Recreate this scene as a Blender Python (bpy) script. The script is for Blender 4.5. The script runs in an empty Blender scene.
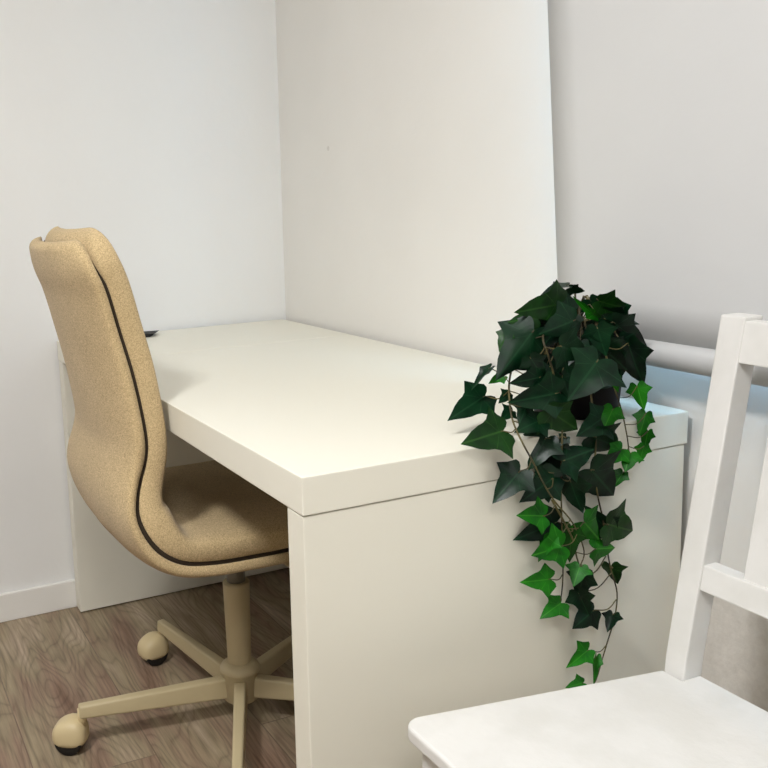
import bpy, bmesh, math, random
from mathutils import Vector, Matrix, Euler
random.seed(7)
scn = bpy.context.scene
COL = scn.collection
D2 = math.radians

# ------------------------------------------------------------------ helpers
def link(o, parent=None):
    COL.objects.link(o)
    if parent is not None:
        o.parent = parent
    return o

def obj(name, bm, mat, parent=None, smooth=False, loc=None):
    bmesh.ops.recalc_face_normals(bm, faces=bm.faces)
    me = bpy.data.meshes.new(name)
    bm.to_mesh(me); bm.free()
    me.materials.append(mat)
    for p in me.polygons:
        p.use_smooth = smooth
    o = bpy.data.objects.new(name, me)
    if parent is not None:
        # meshes are written in world coordinates; children sit relative to the Empty
        me.transform(Matrix.Translation(-parent.location))
    return link(o, parent)

def thing(name, label, cat, loc, group=None):
    o = bpy.data.objects.new(name, None)
    o.empty_display_size = .1
    link(o); o.location = loc
    o['label'] = label; o['category'] = cat
    if group: o['group'] = group
    return o

def struct(name, bm, mat, parent=None, smooth=False):
    o = obj(name, bm, mat, parent, smooth)
    if parent is None: o['kind'] = 'structure'
    return o

def part(root, sub, loc=None):
    """re-parent sub below a part (both meshes share the root's origin)"""
    sub.parent = root
    return sub

def box(bm, lo, hi, bevel=0., seg=2):
    b = bmesh.new()
    bmesh.ops.create_cube(b, size=1)
    for v in b.verts:
        v.co = Vector([lo[i] + (hi[i]-lo[i])*(v.co[i]+.5) for i in range(3)])
    if bevel:
        bmesh.ops.bevel(b, geom=list(b.edges), offset=bevel, segments=seg, affect='EDGES', profile=.6)
    merge(bm, b)

def merge(bm, b):
    me = bpy.data.meshes.new('tmp'); b.to_mesh(me); b.free()
    bm.from_mesh(me); bpy.data.meshes.remove(me)

def hexa(bm, bottom, top, bevel=0., seg=2):
    """prism between two 4-point loops"""
    b = bmesh.new()
    vb = [b.verts.new(p) for p in bottom]; vt = [b.verts.new(p) for p in top]
    b.faces.new(vb[::-1]); b.faces.new(vt)
    for i in range(4):
        b.faces.new((vb[i], vb[(i+1)%4], vt[(i+1)%4], vt[i]))
    bmesh.ops.recalc_face_normals(b, faces=b.faces)
    if bevel:
        bmesh.ops.bevel(b, geom=list(b.edges), offset=bevel, segments=seg, affect='EDGES', profile=.6)
    merge(bm, b)

def lathe(bm, prof, c, axis=Vector((0,0,1)), n=40, cap=True):
    axis = axis.normalized()
    q = Vector((0,0,1)).rotation_difference(axis)
    rings = []
    for r, h in prof:
        rings.append([bm.verts.new(Vector(c) + q @ Vector((r*math.cos(2*math.pi*i/n), r*math.sin(2*math.pi*i/n), h))) for i in range(n)])
    for a, b in zip(rings, rings[1:]):
        for i in range(n):
            bm.faces.new((a[i], a[(i+1)%n], b[(i+1)%n], b[i]))
    if cap:
        bm.faces.new(rings[0][::-1]); bm.faces.new(rings[-1])

def tube(bm, pts, r, n=8):
    pts = [Vector(p) for p in pts]
    rs = r if isinstance(r, (list, tuple)) else [r]*len(pts)
    rings = []; up = Vector((.3,.5,.8))
    for i, p in enumerate(pts):
        t = (pts[min(i+1, len(pts)-1)] - pts[max(i-1, 0)]).normalized()
        a = t.cross(up)
        if a.length < 1e-4: a = t.cross(Vector((1,0,0)))
        a.normalize(); b = t.cross(a)
        rings.append([bm.verts.new(p + rs[i]*(math.cos(2*math.pi*k/n)*a + math.sin(2*math.pi*k/n)*b)) for k in range(n)])
    for a, b in zip(rings, rings[1:]):
        for k in range(n):
            bm.faces.new((a[k], a[(k+1)%n], b[(k+1)%n], b[k]))
    bm.faces.new(rings[0][::-1]); bm.faces.new(rings[-1])

def spline(pts, n):
    """Catmull-Rom through tuples of any dimension, n samples evenly in length"""
    P = [Vector(p) for p in pts]
    P = [2*P[0]-P[1]] + P + [2*P[-1]-P[-2]]
    out = []
    for i in range(1, len(P)-2):
        for k in range(24):
            t = k/24
            a, b, c, d = P[i-1], P[i], P[i+1], P[i+2]
            out.append(.5*((2*b) + (c-a)*t + (2*a-5*b+4*c-d)*t*t + (3*b-a-3*c+d)*t**3))
    out.append(P[-2])
    L = [0]
    for a, b in zip(out, out[1:]): L.append(L[-1] + (b-a).length)
    res = []; j = 0
    fr = n if isinstance(n, list) else [i/(n-1) for i in range(n)]
    for q in fr:
        s = L[-1]*q
        while j < len(L)-2 and L[j+1] < s: j += 1
        f = (s-L[j])/max(L[j+1]-L[j], 1e-9)
        res.append(out[j].lerp(out[j+1], min(max(f, 0), 1)))
    return res

# ------------------------------------------------------------------ materials
def srgb(r, g, b):
    return tuple(((c/255+.055)/1.055)**2.4 if c/255 > .04045 else c/255/12.92 for c in (r, g, b)) + (1,)

class N:
    def __init__(s, name):
        s.m = bpy.data.materials.new(name); s.m.use_nodes = True
        s.t = s.m.node_tree; s.b = s.t.nodes['Principled BSDF']
    def n(s, typ, **kw):
        x = s.t.nodes.new(typ)
        for k, v in kw.items():
            if k in x.inputs: x.inputs[k].default_value = v
            else: setattr(x, k, v)
        return x
    def l(s, a, b): s.t.links.new(a, b)
    def set(s, **kw):
        for k, v in kw.items(): s.b.inputs[k.replace('_', ' ')].default_value = v
    def bump(s, h, strength, dist):
        b = s.n('ShaderNodeBump', Strength=strength, Distance=dist)
        s.l(h, b.inputs['Height']); s.l(b.outputs[0], s.b.inputs['Normal'])
    def coord(s, scale=(1,1,1), rot=(0,0,0), loc=(0,0,0)):
        c = s.n('ShaderNodeTexCoord'); m = s.n('ShaderNodeMapping')
        m.inputs['Scale'].default_value = scale; m.inputs['Rotation'].default_value = rot; m.inputs['Location'].default_value = loc
        s.l(c.outputs['Object'], m.inputs['Vector']); return m.outputs[0]
    def ramp(s, fac, stops):
        r = s.n('ShaderNodeValToRGB'); e = r.color_ramp.elements
        while len(e) < len(stops): e.new(.5)
        for i, (p, c) in enumerate(stops): e[i].position = p; e[i].color = c
        s.l(fac, r.inputs[0]); return r.outputs[0]
    def mix(s, fac, a, b, mode='MIX'):
        x = s.n('ShaderNodeMix', data_type='RGBA', blend_type=mode)
        if hasattr(fac, 'is_output'): s.l(fac, x.inputs[0])
        else: x.inputs[0].default_value = fac
        for i, v in ((6, a), (7, b)):
            if hasattr(v, 'is_output'): s.l(v, x.inputs[i])
            else: x.inputs[i].default_value = v
        return x.outputs[2]
    def math(s, op, a, b=0.):
        x = s.n('ShaderNodeMath', operation=op)
        for i, v in ((0, a), (1, b)):
            if hasattr(v, 'is_output'): s.l(v, x.inputs[i])
            else: x.inputs[i].default_value = v
        return x.outputs[0]

def painted(name, col, rough=.55, bump=.12, scale=60, var=.03, spec=.35):
    k = N(name); k.set(Roughness=rough); k.b.inputs['Specular IOR Level'].default_value = spec
    v = k.coord()
    n1 = k.n('ShaderNodeTexNoise', Scale=scale, Detail=4.); k.l(v, n1.inputs['Vector'])
    n2 = k.n('ShaderNodeTexNoise', Scale=3.5, Detail=3.); k.l(v, n2.inputs['Vector'])
    dark = tuple(c*(1-var) for c in col[:3]) + (1,)
    lite = tuple(min(1, c*(1+var)) for c in col[:3]) + (1,)
    k.l(k.ramp(n2.outputs[0], [(.3, dark), (.7, lite)]), k.b.inputs['Base Color'])
    k.bump(n1.outputs[0], bump, .002)
    return k.m

M = {}
M['wall'] = painted('wall_paint', srgb(242, 241, 237), .8, .25, 45, .012)
M['ceiling'] = painted('ceiling_paint', srgb(244, 243, 240), .85, .2, 60, .01)
def low_bounce_wall():
    # unseen walls behind the camera: white above, dark band added below to cut bounce
    k = N('low_bounce_wall_paint'); k.set(Roughness=.8)
    v = k.coord(); sep = k.n('ShaderNodeSeparateXYZ'); k.l(v, sep.inputs[0])
    n1 = k.n('ShaderNodeTexNoise', Scale=45., Detail=4.); k.l(v, n1.inputs['Vector'])
    up = k.math('GREATER_THAN', sep.outputs[2], 1.15)
    k.l(k.mix(up, srgb(62, 54, 48), srgb(240, 238, 234)), k.b.inputs['Base Color'])
    k.bump(n1.outputs[0], .25, .002)
    return k.m
M['low_bounce_wall'] = low_bounce_wall()
M['base'] = painted('baseboard_paint', srgb(242, 239, 232), .4, .05, 30, .01)
M['laminate'] = painted('white_laminate', srgb(239, 235, 219), .38, .015, 200, .006, .4)
M['window_plastic'] = painted('window_plastic', srgb(235, 236, 236), .35, .02, 40, .01)

# wall by the window: same paint, with a rough patched area of plaster low behind the wooden chair and a filled drill hole
def wall_window_mat():
    k = N('patched_wall_paint'); k.set(Roughness=.8); k.b.inputs['Specular IOR Level'].default_value = .3
    v = k.coord()
    n1 = k.n('ShaderNodeTexNoise', Scale=45., Detail=4.); k.l(v, n1.inputs['Vector'])
    n2 = k.n('ShaderNodeTexNoise', Scale=3., Detail=3.); k.l(v, n2.inputs['Vector'])
    basec = k.ramp(n2.outputs[0], [(.3, srgb(238, 235, 228)), (.7, srgb(242, 239, 232))])
    sep = k.n('ShaderNodeSeparateXYZ'); k.l(v, sep.inputs[0])
    # patch: x in 1.55..2.1, z below .50 with a ragged border
    n3 = k.n('ShaderNodeTexNoise', Scale=14., Detail=5., Roughness=.65); k.l(v, n3.inputs['Vector'])
    edge = k.math('ADD', sep.outputs[2], k.math('MULTIPLY', k.math('SUBTRACT', n3.outputs[0], .5), .16))
    mz = k.math('LESS_THAN', edge, .47)
    mx = k.math('GREATER_THAN', sep.outputs[0], 1.3)
    msk = k.math('MULTIPLY', mz, mx)
    n4 = k.n('ShaderNodeTexNoise', Scale=38., Detail=6., Roughness=.7); k.l(v, n4.inputs['Vector'])
    patch = k.ramp(n4.outputs[0], [(.35, srgb(205, 197, 186)), (.65, srgb(228, 221, 211))])
    c = k.mix(k.math('MULTIPLY', msk, .75), basec, patch)
    # small filled drill hole on the wall above the desk
    dist = k.n('ShaderNodeVectorMath', operation='DISTANCE'); k.l(v, dist.inputs[0]); dist.inputs[1].default_value = (.28, 0, 1.19)
    hole = k.math('LESS_THAN', dist.outputs['Value'], .006)
    c = k.mix(k.math('MULTIPLY', hole, .35), c, srgb(190, 183, 172))
    k.l(c, k.b.inputs['Base Color'])
    h = k.math('ADD', n1.outputs[0], k.math('MULTIPLY', k.math('MULTIPLY', msk, n4.outputs[0]), 3.))
    k.bump(h, .3, .002)
    return k.m
M['wall_window'] = wall_window_mat()

def floor_mat():
    k = N('grey_brown_vinyl_planks'); k.set(Roughness=.5); k.b.inputs['Specular IOR Level'].default_value = .35
    v = k.coord()
    br = k.n('ShaderNodeTexBrick', Scale=1.0); k.l(v, br.inputs['Vector'])
    br.offset = .37; br.inputs['Brick Width'].default_value = 1.22; br.inputs['Row Height'].default_value = .228
    br.inputs['Mortar Size'].default_value = .0012; br.inputs['Color1'].default_value = (0,0,0,1); br.inputs['Color2'].default_value = (1,1,1,1)
    br.inputs['Mortar'].default_value = (.5,.5,.5,1); br.inputs['Mortar Smooth'].default_value = 0.; br.inputs['Bias'].default_value = 0.
    # grain, shifted per plank
    sh = k.n('ShaderNodeVectorMath', operation='MULTIPLY_ADD')
    k.l(br.outputs['Color'], sh.inputs[0]); sh.inputs[1].default_value = (3.1, 1.7, 0); k.l(v, sh.inputs[2])
    mp = k.n('ShaderNodeMapping'); mp.inputs['Scale'].default_value = (.8, 4.2, 1); k.l(sh.outputs[0], mp.inputs['Vector'])
    big = k.n('ShaderNodeTexNoise', Scale=1.6, Detail=2., Roughness=.5, Distortion=.35); k.l(mp.outputs[0], big.inputs['Vector'])
    rings = k.math('FRACT', k.math('MULTIPLY', big.outputs[0], 26.))
    tri = k.math('ABSOLUTE', k.math('SUBTRACT', rings, .5))
    mp2 = k.n('ShaderNodeMapping'); mp2.inputs['Scale'].default_value = (3., 70., 1); k.l(sh.outputs[0], mp2.inputs['Vector'])
    fine = k.n('ShaderNodeTexNoise', Scale=2., Detail=5., Roughness=.65); k.l(mp2.outputs[0], fine.inputs['Vector'])
    mp3 = k.n('ShaderNodeMapping'); mp3.inputs['Scale'].default_value = (1., 5., 1); k.l(sh.outputs[0], mp3.inputs['Vector'])
    tone = k.n('ShaderNodeTexNoise', Scale=2.2, Detail=3.); k.l(mp3.outputs[0], tone.inputs['Vector'])
    c = k.ramp(tone.outputs[0], [(.28, srgb(128, 100, 82)), (.42, srgb(152, 128, 108)), (.56, srgb(160, 145, 118)), (.74, srgb(188, 168, 146))])
    ringc = k.ramp(tri, [(.0, (.50,.48,.46,1)), (.16, (.86,.85,.84,1)), (.5, (1.06,1.05,1.04,1))])
    c = k.mix(.55, c, ringc, 'MULTIPLY')
    finec = k.ramp(fine.outputs[0], [(.35, (.66,.64,.62,1)), (.62, (1.1,1.1,1.1,1))])
    c = k.mix(.8, c, finec, 'MULTIPLY')
    c = k.mix(k.math('MULTIPLY', br.outputs['Fac'], .45), c, srgb(70, 58, 50))
    k.l(c, k.b.inputs['Base Color'])
    h = k.math('SUBTRACT', k.math('ADD', fine.outputs[0], tri), k.math('MULTIPLY', br.outputs['Fac'], 2.))
    k.bump(h, .25, .001)
    return k.m
M['floor'] = floor_mat()

def fabric_mat(name, a, b, scale=420.):
    k = N(name); k.set(Roughness=.95); k.b.inputs['Specular IOR Level'].default_value = .1
    k.b.inputs['Sheen Weight'].default_value = .15; k.b.inputs['Sheen Roughness'].default_value = .6
    v = k.coord()
    mpx = k.n('ShaderNodeMapping'); mpx.inputs['Scale'].default_value = (1, 3.2, 3.2); k.l(v, mpx.inputs['Vector'])
    n1 = k.n('ShaderNodeTexNoise', Scale=scale*.45, Detail=3., Roughness=.7); k.l(mpx.outputs[0], n1.inputs['Vector'])
    n2 = k.n('ShaderNodeTexNoise', Scale=scale, Detail=2.); k.l(v, n2.inputs['Vector'])
    n3 = k.n('ShaderNodeTexNoise', Scale=9., Detail=3.); k.l(v, n3.inputs['Vector'])
    f = k.math('ADD', k.math('MULTIPLY', n1.outputs[0], .6), k.math('MULTIPLY', n2.outputs[0], .4))
    c = k.ramp(f, [(.34, a), (.64, b)])
    c = k.mix(.25, c, k.ramp(n3.outputs[0], [(.35, (.82,.8,.76,1)), (.65, (1.08,1.08,1.08,1))]), 'MULTIPLY')
    k.l(c, k.b.inputs['Base Color'])
    k.bump(f, .55, .0015)
    return k.m
M['fabric'] = fabric_mat('beige_woven_fabric', srgb(162, 138, 97), srgb(222, 197, 152))
M['groove'] = painted('dark_seam', srgb(52, 42, 30), .9, .1, 80, .1)
M['beige_metal'] = painted('beige_powder_coat', srgb(196, 180, 142), .42, .04, 120, .03, .45)
M['beige_plastic'] = painted('beige_plastic', srgb(212, 193, 150), .4, .02, 80, .03, .45)
M['rubber'] = painted('black_rubber', srgb(30, 28, 26), .55, .05, 80, .1)
M['steel'] = painted('grey_steel', srgb(120, 114, 100), .35, .02, 80, .05, .6)
M['pot'] = painted('black_plastic_pot', srgb(9, 6, 10), .6, .03, 80, .08, .15)
M['soil'] = painted('dark_soil', srgb(38, 28, 20), .95, .8, 90, .3)
M['black'] = painted('black_plastic', srgb(8, 8, 9), .6, .02, 80, .08)

def wood_white():
    k = N('white_painted_wood'); k.set(Roughness=.5); k.b.inputs['Specular IOR Level'].default_value = .4
    v = k.coord()
    mp = k.n('ShaderNodeMapping'); mp.inputs['Scale'].default_value = (8, 8, 1.6); k.l(v, mp.inputs['Vector'])
    n1 = k.n('ShaderNodeTexNoise', Scale=14., Detail=5., Roughness=.6); k.l(mp.outputs[0], n1.inputs['Vector'])
    n2 = k.n('ShaderNodeTexNoise', Scale=16., Detail=4.); k.l(v, n2.inputs['Vector'])
    c = k.ramp(n2.outputs[0], [(.35, srgb(218, 216, 210)), (.6, srgb(225, 223, 218))])
    k.l(c, k.b.inputs['Base Color'])
    k.bump(n1.outputs[0], .3, .0015)
    return k.m
M['wood'] = wood_white()

def blind_mat():
    k = N('white_roller_blind_fabric'); k.set(Roughness=.85); k.b.inputs['Specular IOR Level'].default_value = .2
    v = k.coord()
    n2 = k.n('ShaderNodeTexNoise', Scale=2.6, Detail=3.); k.l(v, n2.inputs['Vector'])
    n1 = k.n('ShaderNodeTexNoise', Scale=500., Detail=1.); k.l(v, n1.inputs['Vector'])
    k.l(k.ramp(n2.outputs[0], [(.3, srgb(212, 212, 211)), (.7, srgb(217, 217, 215))]), k.b.inputs['Base Color'])
    mpw = k.n('ShaderNodeMapping'); mpw.inputs['Scale'].default_value = (2.5, 1, 3.5); mpw.inputs['Rotation'].default_value = (0, .7, 0); k.l(v, mpw.inputs['Vector'])
    n4 = k.n('ShaderNodeTexNoise', Scale=2., Detail=4., Distortion=.8); k.l(mpw.outputs[0], n4.inputs['Vector'])
    h = k.math('ADD', k.math('MULTIPLY', n1.outputs[0], .1), k.math('MULTIPLY', n4.outputs[0], 2.))
    k.bump(h, .12, .006)
    return k.m
M['blind'] = blind_mat()

def glass_mat():
    k = N('window_glass'); t = k.t
    tr = k.n('ShaderNodeBsdfTransparent'); gl = k.n('ShaderNodeBsdfGlossy', Roughness=.02)
    mx = k.n('ShaderNodeMixShader'); mx.inputs[0].default_value = .06
    k.l(tr.outputs[0], mx.inputs[1]); k.l(gl.outputs[0], mx.inputs[2])
    k.l(mx.outputs[0], t.nodes['Material Output'].inputs['Surface'])
    return k.m
M['glass'] = glass_mat()

def leaf_mat(name, lo, hi, vein, rough=.42, sss=0.):
    k = N(name); k.set(Roughness=rough); k.b.inputs['Specular IOR Level'].default_value = .2
    uv = k.n('ShaderNodeUVMap'); uv.uv_map = 'UVMap'
    sep = k.n('ShaderNodeSeparateXYZ'); k.l(uv.outputs[0], sep.inputs[0])
    a = k.math('ABSOLUTE', k.math('SUBTRACT', sep.outputs[1], .5))
    mid = k.math('LESS_THAN', a, .012)
    # side veins fanning from the petiole
    tt = k.math('SUBTRACT', sep.outputs[0], .1)
    ang = k.math('ARCTAN2', a, tt)
    v1 = k.math('LESS_THAN', k.math('ABSOLUTE', k.math('SUBTRACT', ang, .62)), .022)
    v2 = k.math('LESS_THAN', k.math('ABSOLUTE', k.math('SUBTRACT', ang, 1.45)), .03)
    vm = k.math('MINIMUM', k.math('ADD', k.math('ADD', mid, v1), v2), 1.)
    v = k.coord()
    n1 = k.n('ShaderNodeTexNoise', Scale=55., Detail=3.); k.l(v, n1.inputs['Vector'])
    n2 = k.n('ShaderNodeTexNoise', Scale=14., Detail=1.); k.l(v, n2.inputs['Vector'])
    f = k.math('ADD', k.math('MULTIPLY', n1.outputs[0], .5), k.math('MULTIPLY', n2.outputs[0], .5))
    c = k.ramp(f, [(.38, lo), (.62, hi)])
    c = k.mix(k.math('MULTIPLY', vm, .45), c, vein)
    k.l(c, k.b.inputs['Base Color'])
    k.bump(k.math('SUBTRACT', n1.outputs[0], vm), .3, .0012)
    return k.m
M['D'] = leaf_mat('dark_ivy_leaf', srgb(1, 18, 9), srgb(8, 44, 21), srgb(30, 70, 42), .34)
M['M'] = leaf_mat('green_ivy_leaf', srgb(8, 40, 8), srgb(22, 64, 16), srgb(56, 98, 38), .38)
M['L'] = leaf_mat('young_ivy_leaf', srgb(6, 70, 4), srgb(26, 112, 10), srgb(70, 148, 42), .45)
def stem_mat():
    k = N('ivy_stem'); k.set(Roughness=.6)
    v = k.coord(); n1 = k.n('ShaderNodeTexNoise', Scale=30., Detail=2.); k.l(v, n1.inputs['Vector'])
    k.l(k.ramp(n1.outputs[0], [(.35, srgb(52, 44, 24)), (.65, srgb(98, 90, 48))]), k.b.inputs['Base Color'])
    return k.m
M['stem'] = stem_mat()

# ------------------------------------------------------------------ room
RX, RY, RZ = 3.7, -3.3, 2.5
WX0, WX1, WZ0, WZ1 = 1.20, 2.55, .86, 2.25       # window opening behind the blind
bm = bmesh.new(); box(bm, (-.12, RY-.12, -.1), (RX+.12, .14, 0)); struct('floor', bm, M['floor'])
bm = bmesh.new(); box(bm, (-.12, RY-.12, RZ), (RX+.12, .14, RZ+.1)); struct('ceiling', bm, M['ceiling'])
bm = bmesh.new(); box(bm, (-.12, RY-.12, 0), (0, .14, RZ)); struct('wall_left', bm, M['wall'])
bm = bmesh.new()
box(bm, (0, 0, 0), (WX0, .14, RZ)); box(bm, (WX1, 0, 0), (RX, .14, RZ))
box(bm, (WX0, 0, 0), (WX1, .14, WZ0)); box(bm, (WX0, 0, WZ1), (WX1, .14, RZ))
struct('wall_right', bm, M['wall_window'])
bm = bmesh.new(); box(bm, (RX, RY-.12, 0), (RX+.12, .14, RZ)); struct('wall_back', bm, M['low_bounce_wall'])
bm = bmesh.new(); box(bm, (0, RY-.12, 0), (RX, RY, RZ)); struct('wall_front', bm, M['low_bounce_wall'])
def skirting(name, lo, hi):
    bm = bmesh.new(); box(bm, lo, hi, .003); struct(name, bm, M['base'])
skirting('baseboard_left', (0, RY, 0), (.012, -.012, .076))
skirting('baseboard_right', (1.46, -.012, 0), (RX, 0, .076))
# window behind the blind
bm = bmesh.new()
fw = .055
for lo, hi in (((WX0, .05, WZ0), (WX1, .10, WZ0+fw)), ((WX0, .05, WZ1-fw), (WX1, .10, WZ1)),
               ((WX0, .05, WZ0+fw), (WX0+fw, .10, WZ1-fw)), ((WX1-fw, .05, WZ0+fw), (WX1, .10, WZ1-fw)),
               (((WX0+WX1)/2-.03, .05, WZ0+fw), ((WX0+WX1)/2+.03, .10, WZ1-fw))):
    box(bm, lo, hi, .004)
win = struct('window_1', bm, M['window_plastic'])
for a, b in ((WX0+fw, (WX0+WX1)/2-.03), ((WX0+WX1)/2+.03, WX1-fw)):
    g = bmesh.new(); box(g, (a, .072, WZ0+fw), (b, .078, WZ1-fw))
    obj('pane', g, M['glass'], win)

# ------------------------------------------------------------------ roller blind
BY = -.052
rb = thing('roller_blind', 'white roller blind pulled down over the window above the plant and wooden chair', 'blind', (1.85, BY, RZ-.08))
bm = bmesh.new()
x_top, x_bot, x_r = 1.066, 1.178, 2.66
zt, zb = RZ-.09, .835
nx, nz = 24, 28
rows = []
for j in range(nz+1):
    f = j/nz; z = zt+(zb-zt)*f; xl = x_top+(x_bot-x_top)*f
    row = []
    for i in range(nx+1):
        u = i/nx; x = xl+(x_r-xl)*u
        y = BY + .0012*math.sin(4*x+2.2*z)*f + .0006*math.sin(7*x-3*z)
        row.append((bm.verts.new((x, y, z)), bm.verts.new((x, y+.0012, z))))
    rows.append(row)
for j in range(nz):
    for i in range(nx):
        a, b, c, d = rows[j][i], rows[j][i+1], rows[j+1][i+1], rows[j+1][i]
        bm.faces.new((a[0], b[0], c[0], d[0])); bm.faces.new((a[1], d[1], c[1], b[1]))
for j in range(nz):
    for i in (0, nx):
        a, b = rows[j][i], rows[j+1][i]
        bm.faces.new((a[0], b[0], b[1], a[1]))
for i in range(nx):
    for j in (0, nz):
        a, b = rows[j][i], rows[j][i+1]
        bm.faces.new((a[0], b[0], b[1], a[1]))
cloth = obj('blind_cloth', bm, M['blind'], rb, True)
for p in cloth.data.polygons:
    if abs(p.normal.y) < .5: p.use_smooth = False      # crisp hem edges
# hem: a round bar rolled into the cloth
bm = bmesh.new()
prof = [(0, .0), (.016, .0), (.0195, .003), (.0195, x_r-x_bot-.003), (.016, x_r-x_bot), (0, x_r-x_bot)]
lathe(bm, prof[1:5], (x_bot, BY, .817), Vector((1, 0, 0)), 32)
obj('hem_bar', bm, M['blind'], rb, True)
bm = bmesh.new(); lathe(bm, [(.024, 0), (.024, x_r-x_top+.04)], (x_top-.02, BY, RZ-.085), Vector((1, 0, 0)), 32)
obj('roller_tube', bm, M['blind'], rb, True)
for x in (x_top-.028, x_r+.022):
    bm = bmesh.new(); box(bm, (x-.006, BY-.03, RZ-.12), (x+.006, 0, RZ-.05), .002)
    obj('bracket', bm, M['window_plastic'], rb)

# ------------------------------------------------------------------ desk
DX0, DX1, DY0, DY1, DH, DT, LT = .014, 1.415, -.665, -.015, .73, .05, .045
SEAM = .40
desk = thing('desk', 'large white desk with panel legs standing along the wall in the corner', 'desk', ((DX0+DX1)/2, (DY0+DY1)/2, 0))
bm = bmesh.new(); box(bm, (SEAM+.001, DY0, DH-DT), (DX1, DY1, DH), .0018); obj('desktop', bm, M['laminate'], desk)
bm = bmesh.new(); box(bm, (DX0, DY0, DH-DT), (SEAM-.001, DY1, DH), .0018)
o = obj('desktop', bm, M['laminate'], desk); o['label'] = 'short far section of the desktop beyond the seam'
for x0 in (DX0+.0005, DX1-LT-.0015):
    bm = bmesh.new(); box(bm, (x0, DY0+.001, .004), (x0+LT, DY1-.004, DH-DT-.0012), .0018)
    obj('side_panel', bm, M['laminate'], desk)
bm = bmesh.new(); box(bm, (DX0+LT+.001, DY1-.06, .33), (DX1-LT-.002, DY1-.04, DH-DT-.001), .001)
obj('back_panel', bm, M['laminate'], desk)
for x0 in (DX0+.008, DX1-LT+.006):
    for y in (DY0+.06, DY1-.08):
        bm = bmesh.new(); lathe(bm, [(.012, 0), (.012, .006)], (x0+.015, y, 0), n=16)
        obj('glide', bm, M['black'], desk)

# small flat black item on the far end of the desk
bm = bmesh.new()
hexa(bm, [(.035, -.60, DH), (.10, -.60, DH), (.112, -.444, DH), (.074, -.428, DH)],
         [(.03, -.60, DH+.009), (.105, -.60, DH+.009), (.116, -.432, DH+.009), (.064, -.402, DH+.009)], .002)
o = obj('phone', bm, M['black'])
o['label'] = 'small flat black item on the far end of the desk behind the office chair'
o['category'] = 'phone'

# ------------------------------------------------------------------ office chair
CX, CY = .725, -.481
ch = thing('office_chair', 'beige fabric swivel office chair on five casters tucked under the desk', 'chair', (CX, CY, 0))
# edge line of the seat-and-back shell, (y, z, half width, hollow, shell thickness, cushion thickness)
EDGE = [(-.792, 1.027, .207, .026, .022, .050), (-.785, .998, .207, .026, .023, .050), (-.778, .970, .207, .026, .024, .051),
        (-.763, .930, .203, .027, .024, .051), (-.746, .863, .199, .028, .025, .051), (-.730, .794, .203, .028, .026, .050),
        (-.719, .726, .207, .026, .027, .0475), (-.715, .676, .212, .022, .027, .046), (-.719, .644, .214, .018, .025, .048),
        (-.731, .610, .216, .012, .022, .053), (-.741, .582, .225, .008, .020, .057), (-.744, .550, .233, .006, .020, .062),
        (-.732, .515, .241, .008, .024, .066), (-.708, .484, .247, .010, .028, .060), (-.670, .462, .250, .014, .030, .048),
        (-.615, .452, .250, .012, .030, .048), (-.548, .449, .250, .010, .030, .050), (-.470, .448, .249, .010, .030, .050),
        (-.380, .451, .246, .008, .030, .050), (-.290, .453, .240, .006, .028, .050), (-.240, .446, .234, .004, .026, .046)]
ENDS = [0, .0006, .0016, .003, .005, .0075, .0105, .014, .018, .023, .029, .036, .044]
FR = ENDS + [.055 + (.945-.055)*i/89 for i in range(90)] + [1-e for e in ENDS[::-1]]
NS = len(FR)
# both tables are sampled at the same stations (control point index keeps them in step)
A6 = spline([e[:3] for e in EDGE], FR)
def nearest_tab(p):
    best = None
    for a, b in zip(EDGE, EDGE[1:]):
        pa = Vector((a[0], a[1])); pb = Vector((b[0], b[1])); d = pb-pa
        t = max(0, min(1, (Vector((p[0], p[1]))-pa).dot(d)/d.dot(d)))
        q = (Vector((p[0], p[1]))-(pa+d*t)).length
        if best is None or q < best[0]: best = (q, [a[j]+(b[j]-a[j])*t for j in (3, 4, 5)])
    return best[1]
B6 = [nearest_tab(a) for a in A6]
for _ in range(3):
    B6 = [[(B6[max(i-1,0)][j]+2*B6[i][j]+B6[min(i+1,NS-1)][j])/4 for j in range(3)] for i in range(NS)]
Ls = [0]
for a, b in zip(A6, A6[1:]): Ls.append(Ls[-1] + math.hypot(b[0]-a[0], b[1]-a[1]))
LT_ = Ls[-1]
def station(i):
    a = A6[max(i-1, 0)]; b = A6[min(i+1, NS-1)]
    t = Vector((b[0]-a[0], b[1]-a[1])).normalized()
    return Vector((A6[i][0], A6[i][1])), Vector((-t[1], t[0])), A6[i][2], B6[i]
def end_round(i, r):
    d = min(Ls[i]-OFF, LT_-Ls[i])
    return 1.0 if d >= r else math.sqrt(max(0, 1-((r-d)/r)**2))
NU = 40
OFF = 0.
def sweep(fn, name, mat, skip=0.):
    bm = bmesh.new(); rings = []
    global OFF
    OFF = skip
    for i in range(NS):
        if Ls[i] < skip: continue
        p, nrm, w, q = station(i)
        ring = []
        for x, n in fn(i, w, q):
            yz = p + nrm*n
            ring.append(bm.verts.new((CX+x, yz[0], yz[1])))
        rings.append(ring)
    m = len(rings[0])
    for a, b in zip(rings, rings[1:]):
        for k in range(m):
            bm.faces.new((a[k], a[(k+1)%m], b[(k+1)%m], b[k]))
    bm.faces.new(rings[0][::-1]); bm.faces.new(rings[-1])
    return obj(name, bm, mat, ch, True)
def sgnpow(v, e): return math.copysign(abs(v)**e, v)
def corner(i, w, r=.08):
    return w - r + r*max(end_round(i, r), .0)
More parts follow.
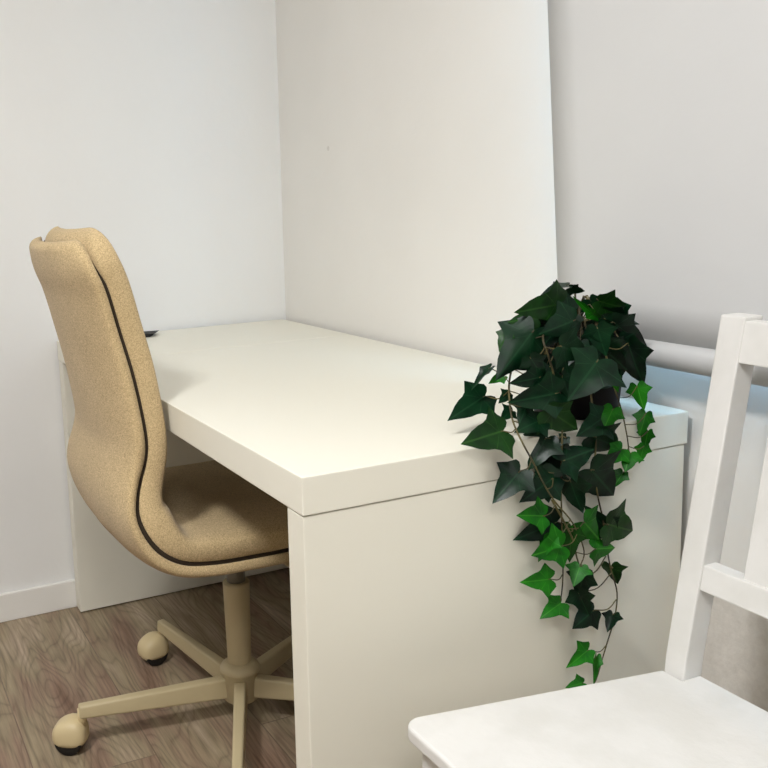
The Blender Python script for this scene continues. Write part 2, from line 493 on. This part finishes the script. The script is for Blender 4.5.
def shell_fn(i, w, q):
    hol, ts, tc = q
    w = corner(i, w); k = max(end_round(i, ts*.6), .08); out = []
    for j in range(NU):
        th = 2*math.pi*j/NU
        u = sgnpow(math.cos(th), .4); v = sgnpow(math.sin(th), .75 if math.sin(th) < 0 else .14)
        base = -hol*(1-u*u)
        n = base - .5*ts + .5*ts*k*v - (.004*(1-u*u) if v < 0 else 0)
        out.append((u*w, n))
    return out
def cush_fn(i, w, q):
    hol, ts, tc = q
    w = corner(i, w)-.003; k = max(end_round(i, tc*1.1), .06); out = []
    for j in range(NU):
        th = 2*math.pi*j/NU
        u = sgnpow(math.cos(th), .36); v = sgnpow(math.sin(th), .14 if math.sin(th) < 0 else .55)
        base = -hol*(1-u*u)
        crown = .010*(1-u*u) if v > 0 else 0
        n = base + .0012 + .5*tc + .5*tc*k*v + crown
        out.append((u*w, n))
    return out
def groove_fn(i, w, q):
    hol, ts, tc = q
    w = corner(i, w)-.007; out = []
    for u, n in ((-1, -.004), (-.5, -.004), (0, -.004), (.5, -.004), (1, -.004), (1, .008), (.5, .008), (0, .008), (-.5, .008), (-1, .008)):
        out.append((u*w, -hol*(1-u*u)+n))
    return out
obj_shell = sweep(shell_fn, 'shell', M['fabric'], .008)
obj_cush = sweep(cush_fn, 'cushion', M['fabric'])
o = sweep(groove_fn, 'seam', M['groove'], .017); o['label'] = 'dark seam between shell and cushion'
# stitched seam lines across the edge of the shell
# mechanism, column, base
bm = bmesh.new(); box(bm, (CX-.09, CY-.11, .365), (CX+.09, CY+.10, .402), .012); obj('seat_mechanism', bm, M['steel'], ch, True)
bm = bmesh.new(); lathe(bm, [(.019, .27), (.019, .38)], (CX, CY, 0), n=28)
gi = obj('gas_spring', bm, M['steel'], ch, True)
bm = bmesh.new(); lathe(bm, [(.0235, .118), (.0245, .13), (.0275, .298), (.0275, .301), (.0245, .303)], (CX, CY, 0), n=36)
obj('column', bm, M['beige_metal'], ch, True)
bm = bmesh.new()
lathe(bm, [(.033, .046), (.0365, .049), (.0375, .104), (.0415, .109), (.0418, .114), (.039, .120), (.031, .127), (.026, .129)], (CX, CY, 0), n=40)
obj('hub', bm, M['beige_metal'], ch, True)
bm = bmesh.new(); tube(bm, [(CX+.06, CY+.05, .375), (CX+.16, CY+.06, .372), (CX+.23, CY+.055, .362), (CX+.262, CY+.05, .352)], .005, 10)
obj('height_lever', bm, M['beige_plastic'], ch, True)
ANG0 = -96.5
RL = .334
def loop4(c, d, s, hw, z0, z1):
    return [c - s*hw + Vector((0,0,z0)), c + s*hw + Vector((0,0,z0)), c + s*hw*.8 + Vector((0,0,z1)), c - s*hw*.8 + Vector((0,0,z1))]
CAST = [(-10, .0), (150, 0), (40, 0), (-70, 0), (110, 0)]
for k in range(5):
    a = D2(ANG0 + 72*k - (-.5 if k == 1 else 0)); d = Vector((math.cos(a), math.sin(a), 0)); s = Vector((-d.y, d.x, 0))
    c0 = Vector((CX, CY, 0))
    bm = bmesh.new()
    hexa(bm, loop4(c0+d*.026, d, s, .0150, .055, .098), loop4(c0+d*RL, d, s, .0115, .072, .098), .005, 3)
    tip = c0 + d*(RL-.006)
    box2 = bmesh.new()
    obj('leg', bm, M['beige_metal'], ch, True)
    # caster: rounded twin-wheel hood with dark wheels below
    ang = a + D2((-25, -30, 70, 20, 88)[k])
    f = Vector((math.cos(ang), math.sin(ang), 0)); sd = Vector((-f.y, f.x, 0))
    cc = tip + f*.026 + Vector((0, 0, .030))
    b1 = bmesh.new()
    bmesh.ops.create_uvsphere(b1, u_segments=28, v_segments=18, radius=1)
    for v in b1.verts:
        x, y, z = v.co
        x = sgnpow(x, .72); y = sgnpow(y, .62); z = sgnpow(z, .75)
        zz = z*.037*(1-.28*max(0, x)) if z > 0 else z*.021
        v.co = cc + f*x*.035 + sd*y*.030 + Vector((0, 0, zz+.004))
    lathe(b1, [(.009, .0), (.009, .034)], (tip.x, tip.y, .055), n=16)
    cast = obj('caster', b1, M['beige_plastic'], ch, True)
    b2 = bmesh.new()
    for sg in (-1, 1):
        lathe(b2, [(.012, -.010), (.024, -.010), (.0275, -.007), (.0275, .007), (.024, .010), (.012, .010)], cc + sd*sg*.015 + Vector((0,0,-.0025)), sd, 32)
    w = obj('wheel', b2, M['rubber'], ch, True); w.parent = cast; w['label'] = 'dark twin wheel under the hood'

# ------------------------------------------------------------------ white wooden chair
WX = 1.757
wc = thing('wooden_chair', 'white painted wooden chair with slatted back standing beside the near end of the desk', 'chair', (WX, -.40, 0))
SZ = .45
FH, BH = .229, .170       # half widths at front and back
YF, YB = -.600, -.208
def seat_half(y): return FH + (BH-FH)*(y-YF)/(YB-YF)
bm = bmesh.new()
b = bmesh.new()
# outline with rounded front corners and notches for the posts
PW, PD = .031, .030
out = []
r = .022
for cx, sgn in ((-1, -1), (1, 1)): pass
def arc(cx, cy, a0, a1, n=6): return [(cx+r*math.cos(D2(a0+(a1-a0)*i/n)), cy+r*math.sin(D2(a0+(a1-a0)*i/n))) for i in range(n+1)]
out += arc(-FH+r, YF+r, 180, 270) + arc(FH-r, YF+r, 270, 360)
hb = seat_half(YB-PD)
out += [(hb, YB-PD), (hb-PW, YB-PD), (hb-PW, YB), (-hb+PW, YB), (-hb+PW, YB-PD), (-hb, YB-PD)]
vt = [b.verts.new((WX+x, y, SZ)) for x, y in out]; vb = [b.verts.new((WX+x, y, SZ-.019)) for x, y in out]
ft = b.faces.new(vt); fb = b.faces.new(vb[::-1])
n = len(out)
for i in range(n): b.faces.new((vt[i], vb[i], vb[(i+1)%n], vt[(i+1)%n]))
bmesh.ops.recalc_face_normals(b, faces=b.faces)
bmesh.ops.bevel(b, geom=[e for e in b.edges if abs(e.verts[0].co.z-e.verts[1].co.z) < 1e-5], offset=.0045, segments=3, affect='EDGES', profile=.5)
merge(bm, b)
obj('seat', bm, M['wood'], wc)
# rear posts: slightly raked above the seat, splayed back below it
def post_y(z):      # y of the post's front face
    return -.237 + (z-SZ)*.172 if z > SZ else -.237 + (SZ-z)*.07
for sg in (-1, 1):
    bm = bmesh.new()
    def sec(z, wx=PW, dy=.032):
        xo = WX + sg*(BH+.0045); xi = xo - sg*wx
        x0, x1 = min(xo, xi), max(xo, xi); y = post_y(z)
        return [(x0, y, z), (x1, y, z), (x1, y+dy, z), (x0, y+dy, z)]
    b = bmesh.new(); rings = []
    for z in (0, .2, .40, .44, .47, .6, .75, .904):
        wx = PW + .004*max(0, (z-.45)/.45)
        rings.append([b.verts.new(p) for p in sec(z, wx)])
    for q0, q1 in zip(rings, rings[1:]):
        for i in range(4): b.faces.new((q0[i], q0[(i+1)%4], q1[(i+1)%4], q1[i]))
    b.faces.new(rings[0][::-1]); b.faces.new(rings[-1])
    bmesh.ops.recalc_face_normals(b, faces=b.faces)
    ed = [e for e in b.edges if not (abs(e.verts[0].co.z-e.verts[1].co.z) < 1e-5 and 0.001 < e.verts[0].co.z < .903)]
    bmesh.ops.bevel(b, geom=ed, offset=.0025, segments=2, affect='EDGES', profile=.6)
    merge(bm, b)
    obj('rear_leg', bm, M['wood'], wc)
    # front legs
    bm = bmesh.new(); x0 = WX + sg*(FH-.016) - (sg > 0)*.036
    hexa(bm, [(x0+.003, YF+.022, 0), (x0+.033, YF+.022, 0), (x0+.033, YF+.052, 0), (x0+.003, YF+.052, 0)],
             [(x0, YF+.018, SZ-.019), (x0+.036, YF+.018, SZ-.019), (x0+.036, YF+.054, SZ-.019), (x0, YF+.054, SZ-.019)], .0025)
    obj('front_leg', bm, M['wood'], wc)
    # side apron and stretcher
    for z0, z1, nm in ((SZ-.085, SZ-.019, 'apron'), (.17, .20, 'stretcher')):
        bm = bmesh.new()
        xa = WX + sg*(FH-.030); xb = WX + sg*(BH-.006)
        hexa(bm, [(xa-.009, YF+.05, z0), (xa+.009, YF+.05, z0), (xb+.009, YB-.028, z0), (xb-.009, YB-.028, z0)],
                 [(xa-.009, YF+.05, z1), (xa+.009, YF+.05, z1), (xb+.009, YB-.028, z1), (xb-.009, YB-.028, z1)], .002)
        obj(nm, bm, M['wood'], wc)
bm = bmesh.new(); box(bm, (WX-FH+.05, YF+.026, SZ-.085), (WX+FH-.05, YF+.046, SZ-.019), .002); obj('apron', bm, M['wood'], wc)
bm = bmesh.new(); box(bm, (WX-BH+.028, YB-.024, SZ-.085), (WX+BH-.028, YB-.008, SZ-.019), .002); obj('apron', bm, M['wood'], wc)
bm = bmesh.new(); box(bm, (WX-.19, -.42, .176), (WX+.19, -.40, .196), .002); obj('stretcher', bm, M['wood'], wc)
def rail(z0, z1, name, dy=.020, off=.003):
    bm = bmesh.new(); xi = BH-.0275
    hexa(bm, [(WX-xi, post_y(z0)+off, z0), (WX+xi, post_y(z0)+off, z0), (WX+xi, post_y(z0)+off+dy, z0), (WX-xi, post_y(z0)+off+dy, z0)],
             [(WX-xi, post_y(z1)+off, z1), (WX+xi, post_y(z1)+off, z1), (WX+xi, post_y(z1)+off+dy, z1), (WX-xi, post_y(z1)+off+dy, z1)], .002)
    obj(name, bm, M['wood'], wc)
rail(.848, .899, 'top_rail', .022, .002)
rail(.565, .597, 'lower_rail', .022, .002)
for k in (-1, 0, 1):
    bm = bmesh.new(); xs = WX + k*.070
    hexa(bm, [(xs-.021, post_y(.595)+.008, .595), (xs+.021, post_y(.595)+.008, .595), (xs+.021, post_y(.595)+.020, .595), (xs-.021, post_y(.595)+.020, .595)],
             [(xs-.021, post_y(.85)+.008, .850), (xs+.021, post_y(.85)+.008, .850), (xs+.021, post_y(.85)+.020, .850), (xs-.021, post_y(.85)+.020, .850)], .0015)
    obj('slat', bm, M['wood'], wc)

# ------------------------------------------------------------------ camera
cam = bpy.data.cameras.new('camera'); co = bpy.data.objects.new('camera', cam); COL.objects.link(co)
CPOS = Vector((2.402, -1.152, 1.066)); CE = Euler((1.4108, .03887, 1.15090), 'XYZ')
co.location = CPOS; co.rotation_euler = CE
FPX, PX, PY = 931.46, -127.78, -32.69
cam.sensor_width = 36; cam.sensor_fit = 'HORIZONTAL'; cam.lens = 36*FPX/768
cam.shift_x = -PX/768; cam.shift_y = PY/768
cam.clip_start = .02
scn.camera = co
CR = CE.to_matrix()
def at(u, v, x):
    """point of the plane X = x seen at photograph position (u, v): used to measure where the ivy hangs"""
    d = CR @ Vector(((u-384-PX)/FPX, -(v-384-PY)/FPX, -1))
    return CPOS + d*((x-CPOS.x)/d.x)

# ------------------------------------------------------------------ hanging ivy in a pot
PC = Vector((1.325, -.152, DH))
iv = thing('potted_ivy', 'trailing green ivy in a black pot at the back corner of the white desk', 'plant', PC)
bm = bmesh.new()
lathe(bm, [(.050, .0), (.060, .001), (.0625, .006), (.072, .112), (.076, .113), (.077, .128), (.073, .129), (.071, .114), (.069, .110)], PC, n=48, cap=False)
bm.faces.new([v for v in bm.verts if abs(v.co.z-PC.z) < 1e-6])
obj('pot', bm, M['pot'], iv, True)
bm = bmesh.new(); lathe(bm, [(.069, .098), (.0685, .106), (.05, .111), (.02, .113)], PC, n=32)
obj('soil', bm, M['soil'], iv, True)

def depth_x(u, v):
    """how far out from the wall-side the foliage hangs: a dome round the pot above the desk, then just proud of the desk's end panel"""
    a = max(-1, min(1, (u-572)/88))
    dome = 1.325 + .06*max(0, a) + .098*math.sqrt(max(0, 1-a*a))*min(1, max(.25, (v-270)/70))
    hang = 1.434
    f = max(0, min(1, (v-402)/38)); f = f*f*(3-2*f)
    return dome*(1-f) + hang*f
def P3(u, v, dx=0.): return at(u, v, depth_x(u, v)+dx)

HALF = [(0, .0), (-.10, .09), (-.16, .20), (-.15, .33), (-.05, .415), (.02, .48), (.19, .74), (.255, .60), (.33, .44), (.42, .37), (.53, .34), (.69, .25), (.86, .11), (1.0, 0)]
def leaf(bm, uvl, base, tip, w, nrm_tilt, fold, curl, seed):
    rr = random.Random(seed)
    ax = tip-base; L = ax.length
    t = ax.normalized()
    view = (CPOS - base).normalized()
    nrm = (view - t*view.dot(t)).normalized()
    nrm = Matrix.Rotation(nrm_tilt, 3, t) @ nrm
    side = t.cross(nrm)
    wob = rr.uniform(0, 6.28); asym = rr.uniform(-.1, .1)
    def pt(a, s):
        h = fold*abs(s) - curl*a*a + .035*math.sin(7*a+wob)*abs(s)*2 - .10*s*s
        return base + t*(a*L) + side*(s*w*L) + nrm*(h*L)
    top, uv = {}, {}
    cols = []
    for k, (a, s) in enumerate(HALF):
        cols.append((a, s))
    for thick in (0, 1):
        off = nrm*(-.0006*thick)
        mid = []; R = {}
        for k, (a, s) in enumerate(cols):
            sp = max(0., min(1., a if k > 5 else 0.03*k))
            mid.append((bm.verts.new(pt(sp, 0)+off), (sp, .5)))
        for sg in (-1, 1):
            k_w = 1+asym*sg
            m1 = []; m2 = []
            for k, (a, s) in enumerate(cols):
                sp = mid[k][1][0]
                am, sm = sp*.5+a*.5, s*.5*k_w
                if 0 < k < len(cols)-1:
                    m1.append((bm.verts.new(pt(am, sg*sm)+off), (am, .5+sg*sm*.5)))
                    m2.append((bm.verts.new(pt(a, sg*s*k_w)+off), (a, .5+sg*s*k_w*.5)))
                else:
                    m1.append(mid[k]); m2.append(mid[k])
            R[sg] = m2
            for A, B in ((mid, m1), (m1, m2)):
                for k in range(len(cols)-1):
                    q = [A[k], A[k+1], B[k+1], B[k]]
                    seen = []; 
                    for x in q:
                        if x[0] not in [y[0] for y in seen]: seen.append(x)
                    if len(seen) < 3: continue
                    vs_ = seen if (sg > 0) ^ (thick == 1) else seen[::-1]
                    try: f = bm.faces.new([x[0] for x in vs_])
                    except ValueError: continue
                    f.smooth = True
                    for lp, x in zip(f.loops, vs_): lp[uvl].uv = x[1]
        if thick == 0: top = R
    return base

def foliage(name, leaves, mat, parent):
    bm = bmesh.new(); uvl = bm.loops.layers.uv.new('UVMap')
    for q in leaves: leaf(bm, uvl, *q)
    me = bpy.data.meshes.new(name); bm.to_mesh(me); bm.free()
    me.materials.append(mat)
    me.transform(Matrix.Translation(-iv.location))
    o = bpy.data.objects.new(name, me); link(o, parent)
    return o

# vines measured from the photograph: (u, v, offset of depth)
VINES = {
 'a': [(548,318,-.03),(543,338,.0),(547,352,.006),(552,368,.006),(556,384,.004),(562,402,-.004),(562,440,.0),(561,480,-.004),(562,530,-.004),(563,570,-.002),(562,590,0),(560,603,.002)],
 'b': [(535,322,-.03),(520,345,-.01),(511,372,.0),(509,392,.002),(512,418,.004),(521,440,.004),(533,462,.006),(545,486,.008),(556,503,.008),(572,522,.01),(582,543,.01),(584,556,.01),(579,568,.01)],
 'c': [(592,312,-.03),(597,328,.0),(604,348,.004),(610,372,.004),(616,393,.004),(622,412,.002),(627,436,.0),(629,452,.002)],
 'd': [(580,322,-.03),(585,345,.0),(588,372,.0),(592,402,-.006),(596,440,-.002),(594,470,.0),(598,497,.0),(603,520,.0),(607,548,.0),(611,570,.0),(617,592,.0),(615,616,.0),(608,640,.0),(602,660,.0),(596,680,.0),(590,690,.0)],
 'e': [(552,500,.006),(563,520,.006),(573,540,.006),(577,558,.006),(584,575,.004),(596,571,.004),(606,556,.004)],
}
# leaves: vine (or '' = crown), colour, base (u, v), tip (u, v), width, tilt deg, depth offset
LV = [
 ('','D',(568,285),(538,293),.30,62,.01), ('','D',(570,288),(586,293),.55,30,.015), ('','M',(560,304),(516,313),.5,-18,.02),
 ('','D',(573,313),(532,314),.55,25,.01), ('','M',(536,318),(509,321),.66,15,.01), ('a','M',(508,332),(498,351),.62,30,.0),
 ('b','D',(534,330),(496,381),.55,-14,.008), ('a','D',(560,346),(590,357),.78,6,.022), ('a','D',(575,320),(543,334),.62,-12,.016),
 ('c','D',(597,327),(606,357),.72,10,.018), ('c','D',(628,343),(643,389),.50,18,.0), ('','M',(599,301),(630,311),.62,24,.01),
 ('','D',(605,311),(640,328),.45,40,-.01), ('c','D',(613,322),(648,351),.42,28,.004), ('','L',(596,316),(571,298),.34,-46,.02),
 ('d','D',(598,360),(568,401),.74,-8,.022), ('a','D',(530,357),(544,379),.66,10,.012), ('b','D',(541,377),(510,384),.58,-15,.008),
 ('b','D',(558,393),(508,403),.56,-10,.014), ('b','L',(504,376),(488,383),.62,20,-.02), ('b','D',(490,368),(469,388),.34,48,.0),
 ('b','D',(485,396),(449,419),.52,10,.0), ('b','M',(503,431),(463,443),.60,8,.0), ('b','D',(509,394),(499,403),.7,0,-.01),
 ('b','D',(511,411),(501,420),.7,0,-.01), ('a','M',(549,410),(580,433),.66,14,.012), ('d','D',(604,417),(578,436),.7,-12,.002),
 ('c','L',(613,409),(602,432),.70,14,.006), ('d','D',(592,436),(620,449),.72,20,.0), ('a','Dm',(563,461),(596,448),.70,-10,.012),
 ('b','D',(520,471),(493,502),.66,6,.008), ('a','D',(556,444),(543,478),.7,20,-.012), ('a','D',(552,452),(536,492),.66,-20,-.014),
 ('b','D',(553,478),(522,502),.62,-12,-.004), ('b','L',(544,516),(520,515),.72,8,.012), ('a','D',(557,522),(516,540),.50,-10,-.012),
 ('b','L',(562,546),(533,556),.78,-14,.012), ('b','L',(551,538),(537,560),.6,26,.004), ('a','D',(570,480),(582,516),.60,24,.0),
 ('d','D',(590,469),(617,498),.78,-8,.006), ('c','L',(623,473),(613,488),.62,10,.0), ('d','M',(607,524),(637,533),.80,10,.006),
 ('d','D',(607,529),(586,508),.60,-14,-.004), ('e','L',(584,522),(600,540),.85,-12,.012), ('e','M',(572,528),(568,564),.52,12,.004),
 ('e','L',(595,549),(619,548),.66,6,.01), ('b','L',(580,566),(573,586),.80,10,.012), ('a','L2',(550,579),(523,583),.62,-12,.004),
 ('a','L2',(561,603),(541,617),.66,10,.004), ('e','D',(584,572),(577,603),.62,22,.004), ('d','D',(594,610),(573,629),.70,-14,.006),
 ('d','M',(611,566),(617,587),.66,20,-.004), ('d','D',(613,614),(607,632),.66,16,-.002), ('d','L',(588,650),(567,668),.52,-16,.006),
 ('d','L',(596,657),(592,684),.30,40,.004), ('d','L',(583,683),(566,687),.55,14,.004),
 ('c','L',(637,386),(644,411),.62,14,.0), ('c','L',(611,369),(618,393),.44,30,.012), ('c','L',(646,413),(640,436),.60,-14,.0),
 ('c','L',(648,431),(644,450),.60,16,.0), ('c','L',(644,446),(639,464),.58,-10,.004), ('c','L',(622,449),(605,464),.72,-8,.004),
 ('c','L',(630,453),(625,472),.78,8,.008),
 ('a','D',(546,438),(528,470),.72,8,-.014), ('a','D',(558,462),(534,484),.72,-18,-.012), ('a','D',(540,470),(548,506),.7,14,-.014),
 ('d','D',(612,305),(628,338),.6,20,-.012), ('d','D',(600,310),(618,340),.6,-16,-.012),
 ('d','D',(599,344),(628,372),.6,16,-.01), ('b','D',(541,420),(516,431),.6,12,.0), ('b','D',(527,404),(520,424),.6,-12,.002),
 ('a','D',(566,437),(556,447),.6,0,.0), ('','D',(590,300),(607,318),.7,22,.0), ('','M',(556,305),(530,330),.5,-30,.0),
 ('d','D',(578,592),(590,618),.62,16,.0),
]
# dark inner leaves that fill the crown behind the ones above
rr = random.Random(11)
for k in range(46):
    a = rr.uniform(0, 6.28); r = math.sqrt(rr.random())
    u = 574+48*r*math.cos(a); v = 340+46*r*math.sin(a)
    b = rr.uniform(-.9, .9) + math.atan2(v-310, (u-572)+.01)
    if v + 26*math.sin(b) < 298 or v < 304: continue
    LV.append(('', 'D', (u, v), (u+26*math.cos(b), v+26*math.sin(b)), .62, rr.uniform(-40, 40), rr.uniform(-.05, -.002)))

crown = None
stems = {k: bmesh.new() for k in list(VINES)+['']}
pts3 = {}
for k, pl in VINES.items():
    sm = spline([tuple(P3(*q)) for q in pl], 70); pts3[k] = sm
    tube(stems[k], sm, [.0016 - .0007*i/69 for i in range(70)], 8)
# short woody shoots from the soil to the start of every vine
heart = PC + Vector((0, 0, .140))
for k in VINES:
    if k == 'e': continue
    p = pts3[k][0]
    tube(stems[k], spline([tuple(PC + Vector((0,0,.105))), tuple(heart.lerp(p, .45) + Vector((0,0,.03))), tuple(p)], 14), .0016, 8)
bags = {}
for i, (vn, col, b, t, wd, tilt, dx) in enumerate(LV):
    base = P3(*b, dx); xt = depth_x(*b)*.5 + depth_x(*t)*.5
    tip = at(*t, xt + dx + random.Random(i).uniform(-.006, .010))
    r2 = random.Random(100+i)
    mcol = {'Dm': 'M', 'L2': 'M'}.get(col, col)
    if col == 'Dm': mcol = 'D'
    if col == 'L2': mcol = 'L'
    bags.setdefault((vn, mcol), []).append((base, tip, wd*1.12, D2(tilt), r2.uniform(.10, .26)*(1 if r2.random() < .75 else -1), r2.uniform(.02, .16), i))
    # petiole
    if vn:
        near = sorted(pts3[vn], key=lambda p: (p-base).length + .25*max(0, base.z-p.z))[0]
        if (near-base).length < .003: continue
    else:
        near = heart + Vector((0, 0, -.02))
    mid = near.lerp(base, .5) + Vector((.004, 0, -.12*(near-base).length if vn else .03))
    tube(stems[vn], spline([tuple(near), tuple(mid), tuple(base), tuple(base+(tip-base)*.06)], 12), .00085 if mcol != 'L' else .0007, 6)
for vn in [''] + list(VINES):
    s = obj('crown' if vn == '' else 'vine', stems[vn], M['stem'], iv, True)
    for (v2, c2), ls in bags.items():
        if v2 != vn: continue
        f = foliage('young_leaves' if c2 == 'L' else 'leaves', ls, M[c2], s)
        if c2 == 'L': f['label'] = 'small bright green young leaves'

# ------------------------------------------------------------------ light
w = bpy.data.worlds.new('sky'); scn.world = w; w.use_nodes = True
bg = w.node_tree.nodes['Background']; bg.inputs[0].default_value = (.36, .66, 1.0, 1); bg.inputs[1].default_value = 12.0
def area(name, loc, size, power, col, rot=(0,0,0), portal=False, sy=None):
    l = bpy.data.lights.new(name, 'AREA'); l.shape = 'RECTANGLE'; l.size = size; l.size_y = sy or size
    l.energy = power; l.color = col
    o = bpy.data.objects.new(name, l); o.location = loc; o.rotation_euler = rot; COL.objects.link(o)
    if portal: l.cycles.is_portal = True
    return o
area('added_ceiling_light', (1.95, -1.1, RZ-.03), .30, 7, (.985, .99, 1.005))  # unseen overhead light, invented to give steep light from above
area('added_ceiling_light', (2.0, -1.85, RZ-.03), .35, 40, (.985, .99, 1.005))  # main light: invented, unseen, set forward to reach front-facing surfaces
area('added_ceiling_light', (3.3, -1.5, RZ-.03), .45, 15, (.985, .99, 1.005))  # invented fill behind the camera, brightens faces turned along +x
area('window_portal', ((WX0+WX1)/2, .135, (WZ0+WZ1)/2), WX1-WX0, 1, (1,1,1), (D2(-90), 0, 0), True, WZ1-WZ0)

vs = scn.view_settings
scn.display_settings.display_device = 'sRGB'
vs.view_transform = 'Standard'; vs.look = 'None'; vs.gamma = 1; vs.use_curve_mapping = False
vs.exposure = 0.2
scn.cycles.max_bounces = 12; scn.cycles.diffuse_bounces = 3
